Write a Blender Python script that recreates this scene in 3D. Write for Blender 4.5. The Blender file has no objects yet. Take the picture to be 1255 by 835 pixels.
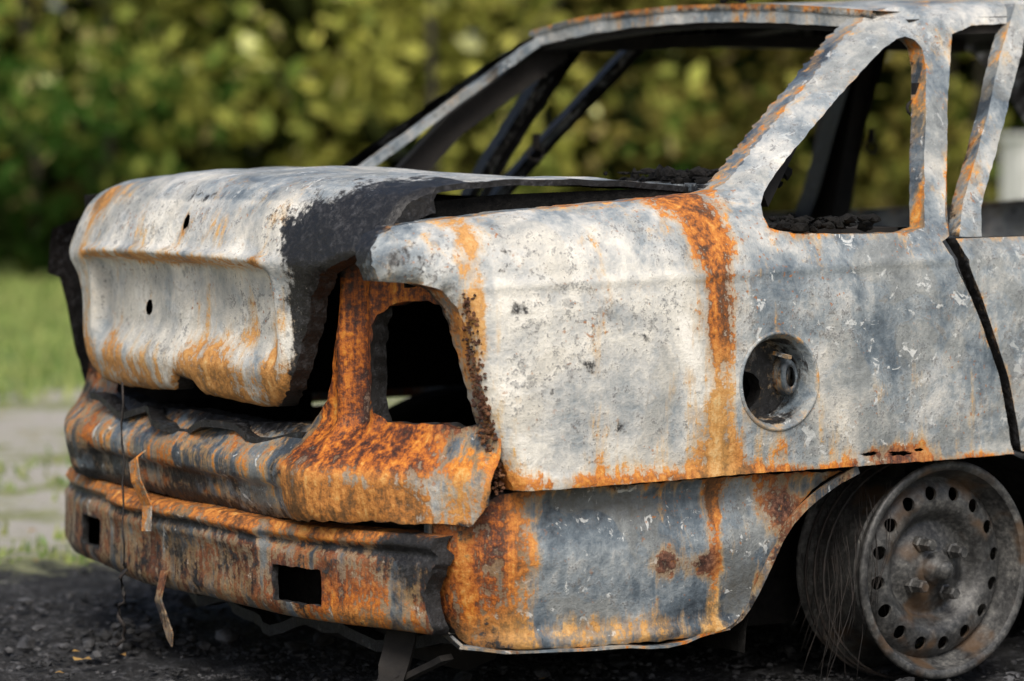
import bpy, math, random, bmesh
import numpy as np
from mathutils import Vector, noise, kdtree, geometry
random.seed(7); rng=np.random.default_rng(7)
sc=bpy.context.scene
COL=sc.collection
exp=math.exp
def cl(v,a=0.,b=1.): return max(a,min(b,v))
def sm(a,b,v):
    t=cl((v-a)/(b-a)); return t*t*(3-2*t)
def g1(v,c,w): return exp(-((v-c)/w)**2)
def g2(x,cx,wx,z,cz,wz): return exp(-((x-cx)/wx)**2-((z-cz)/wz)**2)
def nz(x,y,z=0.): return noise.noise(Vector((x,y,z)))
def lerp_tab(tab,v):
    if v<=tab[0][0]: return tab[0][1]
    for (a,b),(c,d) in zip(tab,tab[1:]):
        if v<=c:
            t=(v-a)/(c-a); return b+(d-b)*t
    return tab[-1][1]
# ------------------------------------------------------------ materials
class NT:
    def __init__(s,name):
        s.m=bpy.data.materials.new(name); s.m.use_nodes=True
        s.t=s.m.node_tree; s.n=s.t.nodes; s.b=s.n['Principled BSDF']
    def lk(s,a,b): s.t.links.new(a,b)
    def new(s,t,**k):
        n=s.n.new(t)
        for a,b in k.items(): setattr(n,a,b)
        return n
    def val(s,node,i,v):
        if isinstance(v,bpy.types.NodeSocket): s.lk(v,node.inputs[i])
        else: node.inputs[i].default_value=v
    def coord(s,scale=(1,1,1),loc=(0,0,0)):
        tc=s.new('ShaderNodeTexCoord'); mp=s.new('ShaderNodeMapping')
        mp.inputs['Scale'].default_value=scale; mp.inputs['Location'].default_value=loc
        s.lk(tc.outputs['Object'],mp.inputs[0]); return mp.outputs[0]
    def noise(s,co,scale,detail=6,rough=.6,dist=0.):
        n=s.new('ShaderNodeTexNoise'); s.lk(co,n.inputs['Vector'])
        n.inputs['Scale'].default_value=scale; n.inputs['Detail'].default_value=detail
        n.inputs['Roughness'].default_value=rough; n.inputs['Distortion'].default_value=dist
        return n.outputs['Fac']
    def math(s,op,a,b=0.,c=None,clamp=False):
        n=s.new('ShaderNodeMath',operation=op); n.use_clamp=clamp
        s.val(n,0,a); s.val(n,1,b)
        if c is not None: s.val(n,2,c)
        return n.outputs[0]
    def ramp(s,f,a,b,smooth=True):
        n=s.new('ShaderNodeMapRange'); n.interpolation_type='SMOOTHSTEP' if smooth else 'LINEAR'
        s.val(n,0,f); n.inputs[1].default_value=a; n.inputs[2].default_value=b
        return n.outputs[0]
    def mix(s,f,a,b,mode='MIX'):
        n=s.new('ShaderNodeMix',data_type='RGBA',blend_type=mode)
        s.val(n,0,f)
        for i,v in ((6,a),(7,b)):
            if isinstance(v,tuple): n.inputs[i].default_value=(v[0],v[1],v[2],1)
            else: s.lk(v,n.inputs[i])
        return n.outputs[2]
    def cramp(s,f,stops):
        n=s.new('ShaderNodeValToRGB'); s.lk(f,n.inputs[0]); e=n.color_ramp.elements
        while len(e)<len(stops): e.new(.5)
        for q,(p,c) in zip(e,stops): q.position=p; q.color=(c[0],c[1],c[2],1)
        return n.outputs[0]
    def bump(s,h,strength=.4,dist=.002,prev=None):
        n=s.new('ShaderNodeBump'); n.inputs['Strength'].default_value=strength; n.inputs['Distance'].default_value=dist
        s.lk(h,n.inputs['Height'])
        if prev is not None: s.lk(prev,n.inputs['Normal'])
        return n.outputs[0]
def burnt_metal():
    t=NT('burnt_metal'); co=t.coord(); cs=t.coord((1,1,.11))
    at=t.new('ShaderNodeAttribute',attribute_name='paint'); sp=t.new('ShaderNodeSeparateColor'); t.lk(at.outputs['Color'],sp.inputs[0])
    R,G,B=sp.outputs; A=at.outputs['Alpha']
    n1=t.noise(co,6.5,6,.72); n2=t.noise(cs,30,5,.68,.35); n3=t.noise(co,7,6,.68,.3); n4=t.noise(t.coord(loc=(5,3,1)),9,6,.76)
    fine=t.noise(co,75,4,.72); spk=t.noise(co,300,2,.6)
    def c(n,k): return t.math('MULTIPLY',t.math('SUBTRACT',n,.5),k)
    gw=t.math('ADD',t.math('ADD',B,c(n2,.45)),t.math('ADD',c(n3,1.7),c(fine,.50)))
    grey=t.cramp(t.ramp(gw,.0,1.0,False),[(0,(.036,.046,.057)),(.25,(.110,.138,.162)),(.46,(.25,.28,.295)),(.66,(.46,.46,.44)),(.85,(.66,.635,.57)),(1,(.79,.76,.69))])
    ct=t.noise(t.coord(loc=(2,7,3)),8,3,.5,.6)
    ring=t.math('MULTIPLY',t.ramp(t.math('ABSOLUTE',t.math('SUBTRACT',ct,.53)),.012,.0),t.ramp(fine,.44,.60))
    grey=t.mix(t.math('MULTIPLY',ring,.45),grey,(.20,.155,.10))
    grey=t.mix(t.math('MULTIPLY',t.ramp(ct,.53,.57),.22),grey,(.34,.30,.22))
    dk=t.ramp(t.math('ADD',n4,c(fine,1.1)),.58,.67)
    grey=t.mix(t.math('MULTIPLY',dk,.48),grey,(.12,.13,.14))
    vo=t.new('ShaderNodeTexVoronoi'); t.lk(co,vo.inputs['Vector']); vo.inputs['Scale'].default_value=42
    vs=t.math('MULTIPLY',t.ramp(vo.outputs['Distance'],.40,.30),t.ramp(n1,.54,.61))
    grey=t.mix(t.math('MULTIPLY',vs,.48),grey,(.13,.14,.15))
    sp1=t.math('MULTIPLY',t.ramp(t.math('ADD',spk,c(fine,.9)),.62,.69),t.ramp(n4,.40,.60))
    grey=t.mix(t.math('MULTIPLY',sp1,.55),grey,(.09,.09,.09))
    peel=t.math('MULTIPLY',t.ramp(t.noise(co,34,4,.65,.9),.60,.63),t.math('MULTIPLY',t.ramp(n4,.47,.54),t.ramp(B,.62,.48)))
    grey=t.mix(t.math('MULTIPLY',peel,.70),grey,(.66,.67,.65))
    rc=t.cramp(t.math('ADD',t.math('ADD',c(n2,1.7),.40),c(fine,1.3)),
        [(.12,(.030,.010,.006)),(.3,(.13,.034,.009)),(.48,(.43,.115,.010)),(.68,(.60,.225,.026)),(.92,(.62,.38,.12))])
    tan=t.cramp(t.math('ADD',n2,c(fine,.9)),[(.25,(.27,.13,.035)),(.55,(.52,.31,.095)),(.8,(.62,.48,.26))])
    crust=t.cramp(t.math('ADD',n2,c(fine,1.6)),[(.25,(.016,.010,.009)),(.5,(.085,.033,.020)),(.75,(.24,.115,.070))])
    rc=t.mix(t.ramp(A,0,1,False),rc,tan); rc=t.mix(t.ramp(A,0,-1,False),rc,crust)
    rr_=t.math('ADD',R,t.math('ADD',c(n1,1.5),c(n2,1.6)))
    rm=t.ramp(t.math('ADD',rr_,c(fine,1.0)),.42,.58)
    col=t.mix(t.math('MULTIPLY',t.ramp(rr_,.20,.48),.50),grey,tan)
    col=t.mix(rm,col,rc)
    ps=t.math('MULTIPLY',t.ramp(t.noise(co,120,1,.5),.67,.72),t.ramp(n1,.46,.60))
    col=t.mix(t.math('MULTIPLY',ps,.8),col,(.32,.12,.028))
    sm_=t.ramp(t.math('ADD',G,t.math('ADD',c(n4,1.6),t.math('ADD',c(n2,1.0),c(fine,.9)))),.34,.66)
    soot=t.mix(t.ramp(t.math('ADD',fine,c(n3,.6)),.48,.82),(.008,.0075,.0075),(.050,.050,.054))
    col=t.mix(sm_,col,soot)
    t.lk(col,t.b.inputs['Base Color'])
    t.lk(t.math('ADD',t.math('MULTIPLY',rm,.16),t.math('ADD',.50,c(fine,.6)),clamp=True),t.b.inputs['Roughness']); t.b.inputs['Specular IOR Level'].default_value=.45
    b1=t.bump(fine,.8,.0036); b2=t.bump(n3,.35,.012,b1); t.lk(b2,t.b.inputs['Normal'])
    return t.m
def simple(name,c1,c2,scale=20,rough=.85,bump=.4,bd=.003,c3=None):
    t=NT(name); co=t.coord(); n=t.noise(co,scale,5,.65)
    st=[(.35,c1),(.65,c2)]
    if c3: st=[(.3,c1),(.5,c2),(.68,c3)]
    t.lk(t.cramp(n,st),t.b.inputs['Base Color']); t.b.inputs['Roughness'].default_value=rough
    if bump: t.lk(t.bump(t.noise(co,scale*3,3,.7),bump,bd),t.b.inputs['Normal'])
    return t.m
M=burnt_metal()
CHAR=simple('char_black',(.003,.003,.003),(.014,.013,.012),40,.97,.8,.006); CHAR.node_tree.nodes['Principled BSDF'].inputs['Specular IOR Level'].default_value=.2
DARK=simple('sooted_steel',(.005,.004,.004),(.020,.017,.014),12,.9,.5,.004)
def wheelmat():
    t=NT('burnt_wheel_steel'); co=t.coord(); n=t.noise(co,20,6,.7); f=t.noise(co,120,3,.7); m=t.noise(co,9,3,.6)
    col=t.cramp(t.math('ADD',n,t.math('MULTIPLY',t.math('SUBTRACT',f,.5),.8)),[(.3,(.012,.012,.012)),(.5,(.042,.042,.041)),(.68,(.100,.098,.092)),(.8,(.17,.165,.15))])
    col=t.mix(t.math('MULTIPLY',t.ramp(m,.52,.66),.75),col,(.085,.048,.022))
    t.lk(col,t.b.inputs['Base Color']); t.b.inputs['Roughness'].default_value=.5
    t.lk(t.bump(f,.45,.0018),t.b.inputs['Normal']); return t.m
WHEEL=wheelmat()
WIRE=simple('tyre_wire',(.006,.006,.006),(.030,.022,.018),30,.75,0)
# ------------------------------------------------------------ mesh helpers
car=bpy.data.objects.new('burnt_out_car',None); COL.objects.link(car)
def mesh_obj(name,V,F,mat,parent=None,paint=None,smooth=True,extra=None):
    me=bpy.data.meshes.new(name); me.from_pydata(V,[],F); me.update()
    if smooth: me.polygons.foreach_set('use_smooth',[True]*len(me.polygons))
    me.materials.append(mat)
    if paint is not None:
        a=me.color_attributes.new('paint','FLOAT_COLOR','POINT')
        a.data.foreach_set('color',np.array(paint,dtype=np.float32).ravel())
    o=bpy.data.objects.new(name,me); COL.objects.link(o)
    if parent: o.parent=parent
    return o
def subd(poly,step,closed=True):
    out=[]; n=len(poly)
    for i in range(n if closed else n-1):
        a=poly[i]; b=poly[(i+1)%n]; L=math.hypot(b[0]-a[0],b[1]-a[1]); k=max(1,int(round(L/step)))
        for j in range(k): out.append((a[0]+(b[0]-a[0])*j/k,a[1]+(b[1]-a[1])*j/k))
    if not closed: out.append(tuple(poly[-1]))
    return out
def inside(P,poly):
    x=P[:,0];y=P[:,1]; r=np.zeros(len(P),bool); n=len(poly); j=n-1
    for i in range(n):
        xi,yi=poly[i]; xj,yj=poly[j]
        if yi!=yj:
            c=((yi>y)!=(yj>y))&(x<(xj-xi)*(y-yi)/(yj-yi)+xi); r^=c
        j=i
    return r
def circ(cx,cy,r,n=40,ry=None,jit=0.,seed=0):
    ry=ry or r; rr=random.Random(seed)
    return [(cx+r*math.cos(6.28318*i/n)*(1+jit*rr.uniform(-1,1)),cy+ry*math.sin(6.28318*i/n)*(1+jit*rr.uniform(-1,1))) for i in range(n)]
def kd_of(polys,step,closed):
    pts=[]
    for p in polys: pts+=subd(p,step,closed)
    k=kdtree.KDTree(len(pts))
    for i,q in enumerate(pts): k.insert((q[0],q[1],0),i)
    k.balance(); return k
def smoothpoly(poly,it=1,closed=True):
    for _ in range(it):
        out=[]; n=len(poly)
        rg=range(n) if closed else range(n-1)
        if not closed: out.append(poly[0])
        for i in rg:
            a=poly[i]; b=poly[(i+1)%n]
            out.append((a[0]*.75+b[0]*.25,a[1]*.75+b[1]*.25)); out.append((a[0]*.25+b[0]*.75,a[1]*.25+b[1]*.75))
        if not closed: out.append(poly[-1])
        poly=out
    return poly
def sheet(name,outline,fmap,paint,holes=(),step=.012,rolls=(),flanges=(),rag=.0,mat=None,parent=car):
    loops=[]
    for L in [outline]+list(holes):
        s=subd(L,step*.8)
        if rag: s=[(a+rag*nz(a*60,b*60,3)+rag*.6*nz(a*19,b*19,5),b+rag*nz(a*60,b*60,9)+rag*.6*nz(a*19,b*19,7)) for a,b in s]
        loops.append(s)
    kb=kd_of(loops,step,True)
    rk=[(kd_of([p],.004,False),r) for p,r in rolls]
    us=[p[0] for p in outline]; vs=[p[1] for p in outline]
    gu=np.arange(min(us),max(us),step); gv=np.arange(min(vs),max(vs),step*.87)
    U,Vv=np.meshgrid(gu,gv); U=U+ (np.arange(len(gv))%2)[:,None]*step*.5
    P=np.stack([U.ravel(),Vv.ravel()],1)
    ins=inside(P,loops[0])
    for h in loops[1:]: ins&=~inside(P,h)
    P=P[ins]
    pts=[Vector(q) for L in loops for q in L]; E=[]; o=0
    for L in loops:
        n=len(L); E+=[(o+i,o+(i+1)%n) for i in range(n)]; o+=n
    for q in P:
        if kb.find((q[0],q[1],0))[2]>step*.45: pts.append(Vector((q[0],q[1])))
    r=geometry.delaunay_2d_cdt(pts,E,[],0,1e-6)
    uv=[tuple(v) for v in r[0]]; T=[tuple(f) for f in r[2]]
    ua=np.array(uv); C=np.array([(ua[f[0]]+ua[f[1]]+ua[f[2]])/3 for f in T])
    ok=inside(C,loops[0])
    for h in loops[1:]: ok&=~inside(C,h)
    F=[f for f,k in zip(T,ok) if k]
    def off(u,v):
        m=0.
        for k,rr in rk:
            d=k.find((u,v,0))[2]
            if d<rr: m=max(m,rr-math.sqrt(max(0,rr*rr-(rr-d)**2)))
        return m
    V=[];PA=[]
    for u,v in uv:
        p=fmap(u,v,off(u,v)); V.append(tuple(p)); PA.append(paint(p,u,v,kb.find((u,v,0))[2]))
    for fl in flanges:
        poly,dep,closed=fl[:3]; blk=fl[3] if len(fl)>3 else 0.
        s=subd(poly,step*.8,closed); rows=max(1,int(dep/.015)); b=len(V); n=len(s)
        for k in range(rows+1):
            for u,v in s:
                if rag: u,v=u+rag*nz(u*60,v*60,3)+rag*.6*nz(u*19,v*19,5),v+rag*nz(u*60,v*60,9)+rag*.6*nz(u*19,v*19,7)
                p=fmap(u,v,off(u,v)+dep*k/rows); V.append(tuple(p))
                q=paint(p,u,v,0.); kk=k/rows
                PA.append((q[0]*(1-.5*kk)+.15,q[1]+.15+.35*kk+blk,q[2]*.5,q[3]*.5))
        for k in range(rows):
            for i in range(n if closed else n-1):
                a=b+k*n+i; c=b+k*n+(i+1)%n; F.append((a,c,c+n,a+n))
    return mesh_obj(name,V,F,mat or M,parent,PA)
def sweep_geo(pts,w,h,up=Vector((0,0,1)),warp=0.,taper=None,round_=False,dens=.03):
    V=[];F=[];P=[Vector(p) for p in pts]; Q=[]
    for a,b in zip(P,P[1:]):
        k=max(1,int((b-a).length/dens))
        for j in range(k): Q.append(a.lerp(b,j/k))
    Q.append(P[-1]); n=len(Q)
    prof=[(-.5,-.5),(.5,-.5),(.5,.5),(-.5,.5)] if not round_ else [(.5*math.cos(6.2832*i/8),.5*math.sin(6.2832*i/8)) for i in range(8)]
    m=len(prof)
    for i,p in enumerate(Q):
        t=(Q[min(i+1,n-1)]-Q[max(i-1,0)]).normalized(); s=t.cross(up)
        if s.length<1e-3: s=t.cross(Vector((1,0,0)))
        s.normalize(); u=s.cross(t); k=1. if not taper else 1+(taper-1)*i/(n-1)
        wv=Vector((nz(p.x*9,p.y*9,p.z*9),nz(p.y*9,p.z*9+5,p.x*9),nz(p.z*9,p.x*9,p.y*9+8)))*warp
        for a,b in prof: V.append(tuple(p+wv+s*a*w*k+u*b*h*k))
    for i in range(n-1):
        for j in range(m):
            F.append((i*m+j,i*m+(j+1)%m,(i+1)*m+(j+1)%m,(i+1)*m+j))
    F.append(tuple(range(m-1,-1,-1))); F.append(tuple((n-1)*m+j for j in range(m)))
    return V,F
def sweep(name,pts,w,h,mat=None,parent=car,paint=(.4,.2,.2,.2),up=Vector((0,0,1)),warp=0.,taper=None,round_=False):
    V,F=sweep_geo(pts,w,h,up,warp,taper,round_)
    return mesh_obj(name,V,F,mat or M,parent,[paint]*len(V),smooth=round_)
class Batch:
    def __init__(s): s.V=[];s.F=[]
    def add(s,pts,w,h,**k):
        V,F=sweep_geo(pts,w,h,**k); o=len(s.V); s.V+=V; s.F+=[tuple(i+o for i in f) for f in F]
    def done(s,name,mat,parent,smooth=True): return mesh_obj(name,s.V,s.F,mat,parent,smooth=smooth)
def lathe(name,prof,cx,cz,n=72,mat=WHEEL,parent=car,smooth=True):
    V=[];F=[]
    for r,y in prof:
        for i in range(n):
            a=6.28318530718*i/n; V.append((cx+r*math.cos(a),y,cz+r*math.sin(a)))
    for k in range(len(prof)-1):
        for i in range(n):
            a=k*n+i;b=k*n+(i+1)%n; F.append((a,b,b+n,a+n))
    return mesh_obj(name,V,F,mat,parent,[(.2,.3,.1,0)]*len(V),smooth=smooth)
bm=bmesh.new(); bmesh.ops.create_icosphere(bm,subdivisions=1,radius=1); ICV=[v.co.copy() for v in bm.verts]; ICF=[[v.index for v in f.verts] for f in bm.faces]; bm.free()
def lumps(name,cs,mat,parent=None,seed=1,squash=.6):
    rr=random.Random(seed); V=[];F=[]
    for (x,y,z,r) in cs:
        o=len(V); a=rr.uniform(0,6.28); ca,sa=math.cos(a),math.sin(a); sx,sy,sz=rr.uniform(.5,1.3),rr.uniform(.5,1.2),rr.uniform(.3,1)*squash*1.3
        for v in ICV:
            k=r*rr.uniform(.6,1.3); X,Y,Z=v.x*k*sx,v.y*k*sy,v.z*k*sz
            V.append((x+X*ca-Y*sa,y+X*sa+Y*ca,z+Z))
        F+=[[i+o for i in f] for f in ICF]
    return mesh_obj(name,V,F,mat,parent,smooth=False)
# ------------------------------------------------------------ car body side
MT=[(0,.785),(.14,.80),(.30,.818),(.41,.829),(.55,.834),(.70,.829),(.77,.815),(.81,.79),(.84,.772),(1.0,.697),(1.19,.60),(1.26,.565)]
def mbody(x,z):
    m=(lerp_tab(MT,z-.012)+lerp_tab(MT,z)+lerp_tab(MT,z+.012))/3
    if x<-.5: m-=.10*((-.5-x)/.6)**2
    if x>1.6: m-=.12*((x-1.6)/1.3)**2
    m+=.006*nz(x*3.1,z*3.1,2.)+.002*nz(x*9,z*9,4.)
    if -.95<x<1.9:
        zl=.731+.025*(x+.887)/.84
        m+=.005*g1(z,zl,.007)
    if z<.43 and x<.13: m+=.006*g1(z,.41,.014)
    return m
def fside(s,ins=0.):
    def f(u,v,o=0.): return (u,s*(mbody(u,v)-o-ins),v)
    return f
BL=[(-.893,.79,.014),(-.905,.755,.013),(-.885,.70,.014),(-.872,.690,.013),(-.895,.685,.010),(-.60,.66,.012),(-.80,.79,.012),(-.76,.60,.022),(-.70,.57,.017),(-.66,.64,.014),(-.83,.56,.016),(-.70,.50,.02)]
def p_side(p,x,z,d):
    n=nz(x*5,z*5,1)
    band=g1(x,-.515+.016*nz(z*9,0),.046)*(1. if z>.60 else .80)*(z>.40)
    R=.03+.72*band+.38*g2(x,-.61,.05,z,.53,.08)+.42*g1(x,-.945,.026)*sm(.5,.7,z)+.22*exp(-d/.007)+.32*g1(z,.413,.010)
    R+=.25*g2(x,-.30,.10,z,.82,.025)+.32*g2(x,-.8,.25,z,.425,.015)+.14*g1(x,-.74,.03)
    R+=.45*g2(x,-.15,.09,z,.43,.018)+.24*g2(x,-.58,.06,z,.82,.05)+.18*g2(x,-.3,.2,z,.44,.03)+.20*g2(x,-.38,.03,z,.46,.03)
    G=-.14+.72*g2(x,-1.06,.065,z,.785,.045)+.25*g2(x,-.9,.03,z,.77,.03)
    for a,b,r in BL: G+=.60*g2(x,a,r,z,b,r)
    B=.45+.29*sm(-.38,-.58,x)-.36*g2(x,-1.07,.11,z,.78,.07)-.14*sm(.80,.84,z)*(x<-.5)
    if x>-.45: B=.44+.18*n
    if z>.84 and x>-.5: B=.54
    A=.10+.7*sm(.66,.52,z)*band+.6*g2(x,-.61,.05,z,.53,.08)+.5*g1(x,-.945,.05)-.9*g2(x,-.15,.1,z,.42,.03)
    if p[1]>0: G+=.75 if z>.8 else .3; R-=.15
    if p[1]>0 and x<-.7: G+=.7
    return (R,G,B,A)
rnd=[(-1.088,.740),(-1.094,.765),(-1.090,.790),(-1.072,.812),(-1.045,.824)]
shoulder=[(-1.045,.824),(-.96,.835),(-.828,.848),(-.6,.864),(-.47,.873),(-.425,.880)]
pillar=[(-.425,.880),(-.385,.900),(-.33,.942),(-.224,1.02),(-.136,1.082),(-.04,1.150),(.02,1.185),(.08,1.203)]
rail=[(.08,1.203),(.2,1.213),(.5,1.232),(.95,1.24),(1.25,1.232),(1.40,1.20),(1.62,1.06),(1.86,.90)]
rear=[(-.883,.403),(-.903,.46),(-.93,.55),(-.950,.634),(-.968,.69),(-.990,.722),(-1.03,.735)]+rnd
qwin=smoothpoly([(-.378,.806),(-.385,.845),(-.352,.885),(-.25,.962),(-.10,1.066),(.02,1.142),(.062,1.150),(.086,1.12),(.04,1.01),(-.001,.92),(-.030,.84),(-.048,.803),(-.2,.803)],1)
tailbit=[(1.80,.872),(1.66,.92),(1.46,1.07),(1.30,1.17),(1.22,1.19),(.95,1.196),(.5,1.19),(.22,1.172),(.163,1.155),(.10,1.03),(.052,.92),(.012,.83),(.004,.797),(-.018,.787),(.012,.72),(.046,.654),(.088,.55),(.114,.465),(.126,.412),(.0,.411),(-.26,.411),(-.485,.411),(-.715,.407)]
body_out=rear+shoulder[1:]+pillar[1:]+rail[1:]+tailbit
filler=circ(-.396,.562,.079,48)
def side(s,near):
    nm='right' if near else 'left'
    bo=body_out; ho=[qwin,filler]+[circ(-.20,.430,.018,18,.0035,.3,1),circ(-.135,.427,.024,20,.004,.35,2),circ(-.09,.431,.010,14,.003,.3,3)] if near else [qwin]
    if not near:
        bo=[(-.883,.403),(-.903,.46),(-.93,.55),(-.950,.634),(-.97,.69),(-1.0,.70),(-1.0,.79)]+shoulder[2:]+pillar[1:]+rail[1:]+tailbit
    fl=[(shoulder+pillar[1:],.05,False),(rear,.05,False,.1),([(.126,.412),(-.485,.411),(-.883,.405)],.045,False),(qwin,.04,True),
        ([(.5,1.19),(.22,1.172),(.163,1.155),(.10,1.03),(.052,.92),(.004,.797),(-.018,.787)],.04,False),([(-.018,.787),(.046,.654),(.114,.465),(.126,.412)],.04,False,.7)]
    rl=[(shoulder,.045),(pillar,.07),(rail,.045),(rear[:6],.028),(rear[6:],.03)]
    if not near: fl=fl[2:]; rl=[(shoulder[2:],.045),(pillar,.07),(rail,.045)]
    if near: fl.append((filler,.012,True))
    sheet('body_side_'+nm,bo,fside(s),p_side,ho,.0088 if near else .02,rl,fl,rag=.0014)
    lo=smoothpoly([(-.968,.357),(-.94,.378),(-.88,.400),(-.6,.402),(-.219,.404),(-.27,.385),(-.316,.355),(-.359,.307),(-.393,.24),(-.42,.19),(-.452,.158),(-.50,.146),(-.562,.140),(-.76,.142),(-.90,.144),(-.925,.150),(-.945,.186),(-.962,.28)],1)
    def flow(u,v,o=0.):
        ins=.010+.024*sm(.28,.38,v)-.012*g1(v,.150,.014)
        return (u,s*(mbody(u,v)-ins-o+.006*nz(u*12,v*12)),v)
    def p_low(p,x,z,d):
        R=.05+.62*sm(-.78,-.90,x)+.28*exp(-d/.010)+.75*g2(x,-.604,.032,z,.27,.032)+.7*g2(x,-.529,.026,z,.266,.026)+.50*g1(x,-.50,.015)*sm(.30,.36,z)+.38*g1(x,-.505,.014)+.42*g2(x,-.70,.14,z,.17,.03)+.6*g2(x,-.36,.045,z,.35,.045)+.5*g2(x,-.40,.03,z,.20,.05)
        R+=.15*sm(.37,.40,z)+.25*g2(x,-.62,.05,z,.17,.03)
        G=-.04+.45*g2(x,-.93,.04,z,.35,.05)+.26*exp(-d/.008)+.65*g2(x,-.604,.010,z,.27,.012)+.45*g2(x,-.90,.04,z,.17,.03)+.32*g2(x,-.80,.03,z,.30,.06)+.2*sm(.36,.39,z)
        B=.22+.36*g2(x,-.72,.12,z,.28,.06)-.15*g2(x,-.80,.06,z,.34,.05)
        A=.2-1.3*(g2(x,-.604,.045,z,.27,.045)+g2(x,-.529,.04,z,.266,.04)+g2(x,-.36,.06,z,.35,.06)+g2(x,-.40,.04,z,.20,.06))+.5*sm(.24,.16,z)-.45*sm(-.85,-.95,x)
        return (R,G,B,A)
    arch=smoothpoly([(-.219,.404),(-.27,.385),(-.316,.355),(-.359,.307),(-.393,.24),(-.42,.19),(-.452,.158),(-.50,.146)],1,False)
    rl2=[(smoothpoly([(-.968,.40),(-.962,.28),(-.945,.186),(-.925,.140)],1,False),.088)]
    sheet('lower_quarter_'+nm,lo,flow,p_low,[],.0095 if near else .025,rl2,[(lo,.03,True)],rag=.0035)
    if near:
        sweep('lower_lip',[(-.93,s*.70,.148),(-.88,s*.752,.140),(-.8,s*.775,.136),(-.7,s*.785,.136),(-.56,s*.79,.135),(-.47,s*.79,.150)],.022,.004,paint=(.35,.25,.30,.0),warp=.010)
        sweep('corner_lip',[(-.972,s*.655,.36),(-.972,s*.655,.30),(-.962,s*.66,.22),(-.948,s*.67,.17),(-.93,s*.70,.145)],.005,.016,paint=(.35,.40,.1,-.8),warp=.006,up=Vector((0,1,0)))
        sweep('arch_lip',[(x,s*(mbody(x,z)-.012),z) for x,z in arch],.006,.014,paint=(.46,.38,.2,-.7),warp=.006)
    door=[(.006,.792),(.030,.72),(.057,.654),(.099,.55),(.126,.465),(.137,.418),(.20,.40),(.27,.34),(.32,.25),(.34,.16),(.92,.15),(.925,.5),(.92,.80),(.5,.797)]
    def fdoor(u,v,o=0.): return (u,s*(mbody(u,v)+.012-.02*sm(.1,.9,u)-o),v)
    def p_door(p,x,z,d): return (.02+.30*exp(-d/.010)+.2*g2(x,.1,.05,z,.5,.1),-.14+(.4 if p[1]>0 else 0),.54,.3)
    sheet('rear_door_'+nm,door,fdoor,p_door,[],.016,[],[(door,.03,True,.6)])
    fr=[(.018,.795),(.06,.86),(.105,.92),(.16,.99),(.25,1.11),(.335,1.215),(.375,1.215),(.30,1.11),(.20,.985),(.145,.915),(.10,.855),(.07,.795)]
    def ffr(u,v,o=0.): return (u,s*(mbody(u,v)+.010-o),v)
    sheet('rear_door_frame_'+nm,fr,ffr,lambda p,x,z,d:(.12,-.1 if p[1]<0 else .6,.52,.3),[],.015,[],[(fr,.03,True)],rag=.002)
    fd=[(.945,.80),(.945,.15),(1.86,.15),(1.92,.45),(1.90,.84),(1.4,.81)]
    sheet('front_door_'+nm,fd,fside(s),p_door,[],.03,[],[(fd,.03,True)])
    bp=[(.90,.15),(.97,.15),(.97,.8),(.95,1.2),(.87,1.2),(.88,.8)]
    sheet('b_pillar_'+nm,bp,fside(s,.045),lambda p,x,z,d:(.0,.85,.1,0),[],.03,[],[(bp,.06,True)])
    sl=[(.35,.145),(.35,.09),(1.95,.09),(1.95,.145)]
    sheet('sill_'+nm,sl,fside(s,.02),lambda p,x,z,d:(.5,.3,.1,0),[],.03)
    ff=[(1.93,.15),(1.95,.45),(1.92,.86),(2.3,.82),(2.8,.74),(2.95,.68),(2.95,.42),(2.90,.36),(2.86,.2),(2.82,.3),(2.72,.40),(2.60,.43),(2.45,.40),(2.34,.3),(2.30,.16)]
    sheet('front_fender_'+nm,ff,fside(s),lambda p,x,z,d:(.25,.0,.45,.3),[],.03,[([(1.92,.86),(2.3,.82),(2.8,.74),(2.95,.68)],.05)],[(ff,.03,True)])
side(-1,True); side(1,False)
def cup():
    Y=lambda x,z:-mbody(x,z)
    cx,cz=-.396,.562; V=[];F=[];PA=[]; n=48
    rows=[(.084,-.001),(.081,-.004),(.078,-.002),(.075,.006),(.071,.010),(.069,.020),(.066,.050),(.062,.058)]
    for r,d in rows:
        for i in range(n):
            a=6.28318*i/n; x=cx+r*math.cos(a);z=cz+r*math.sin(a); V.append((x,Y(x,z)+d,z)); PA.append((.22,.50 if d>.008 else -.1,.34,-.2))
    for k in range(len(rows)-1):
        for i in range(n):
            a=k*n+i;b=k*n+(i+1)%n;F.append((a,b,b+n,a+n))
    mesh_obj('fuel_filler_cup',V,F,M,car,PA)
    back=circ(cx,cz,.064,40)
    h1=circ(-.428,.545,.034,26,.032,.05,2)
    sheet('fuel_filler_back',back,lambda u,v,o=0.:(u,Y(u,v)+.056+o,v),lambda p,x,z,d:(.25,.62,.22,-.3),[h1],.008,[],[(h1,.03,True,.4)])
    lathe('filler_neck_back',[(.0,-.72),(.05,-.72)],-.425,.545,20,mat=CHAR)
    V=[];F=[];PA=[]
    for r,d in [(.014,.026),(.022,.024),(.026,.032),(.027,.056)]:
        for i in range(24):
            a=6.28318*i/24; x=-.352+r*.62*math.cos(a);z=.566+r*1.2*math.sin(a); V.append((x,Y(x,z)+d,z)); PA.append((.30,.55,.2,-.2))
    for k in range(3):
        for i in range(24):
            a=k*24+i;b=k*24+(i+1)%24;F.append((a,b,b+24,a+24))
    F.append(tuple(range(24)))
    mesh_obj('filler_latch',V,F,M,car,PA)
cup()
sweep('filler_clip',[(-.372,-.79,.606),(-.366,-.825,.600)],.008,.006,paint=(.4,.2,.2,.4))
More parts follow.
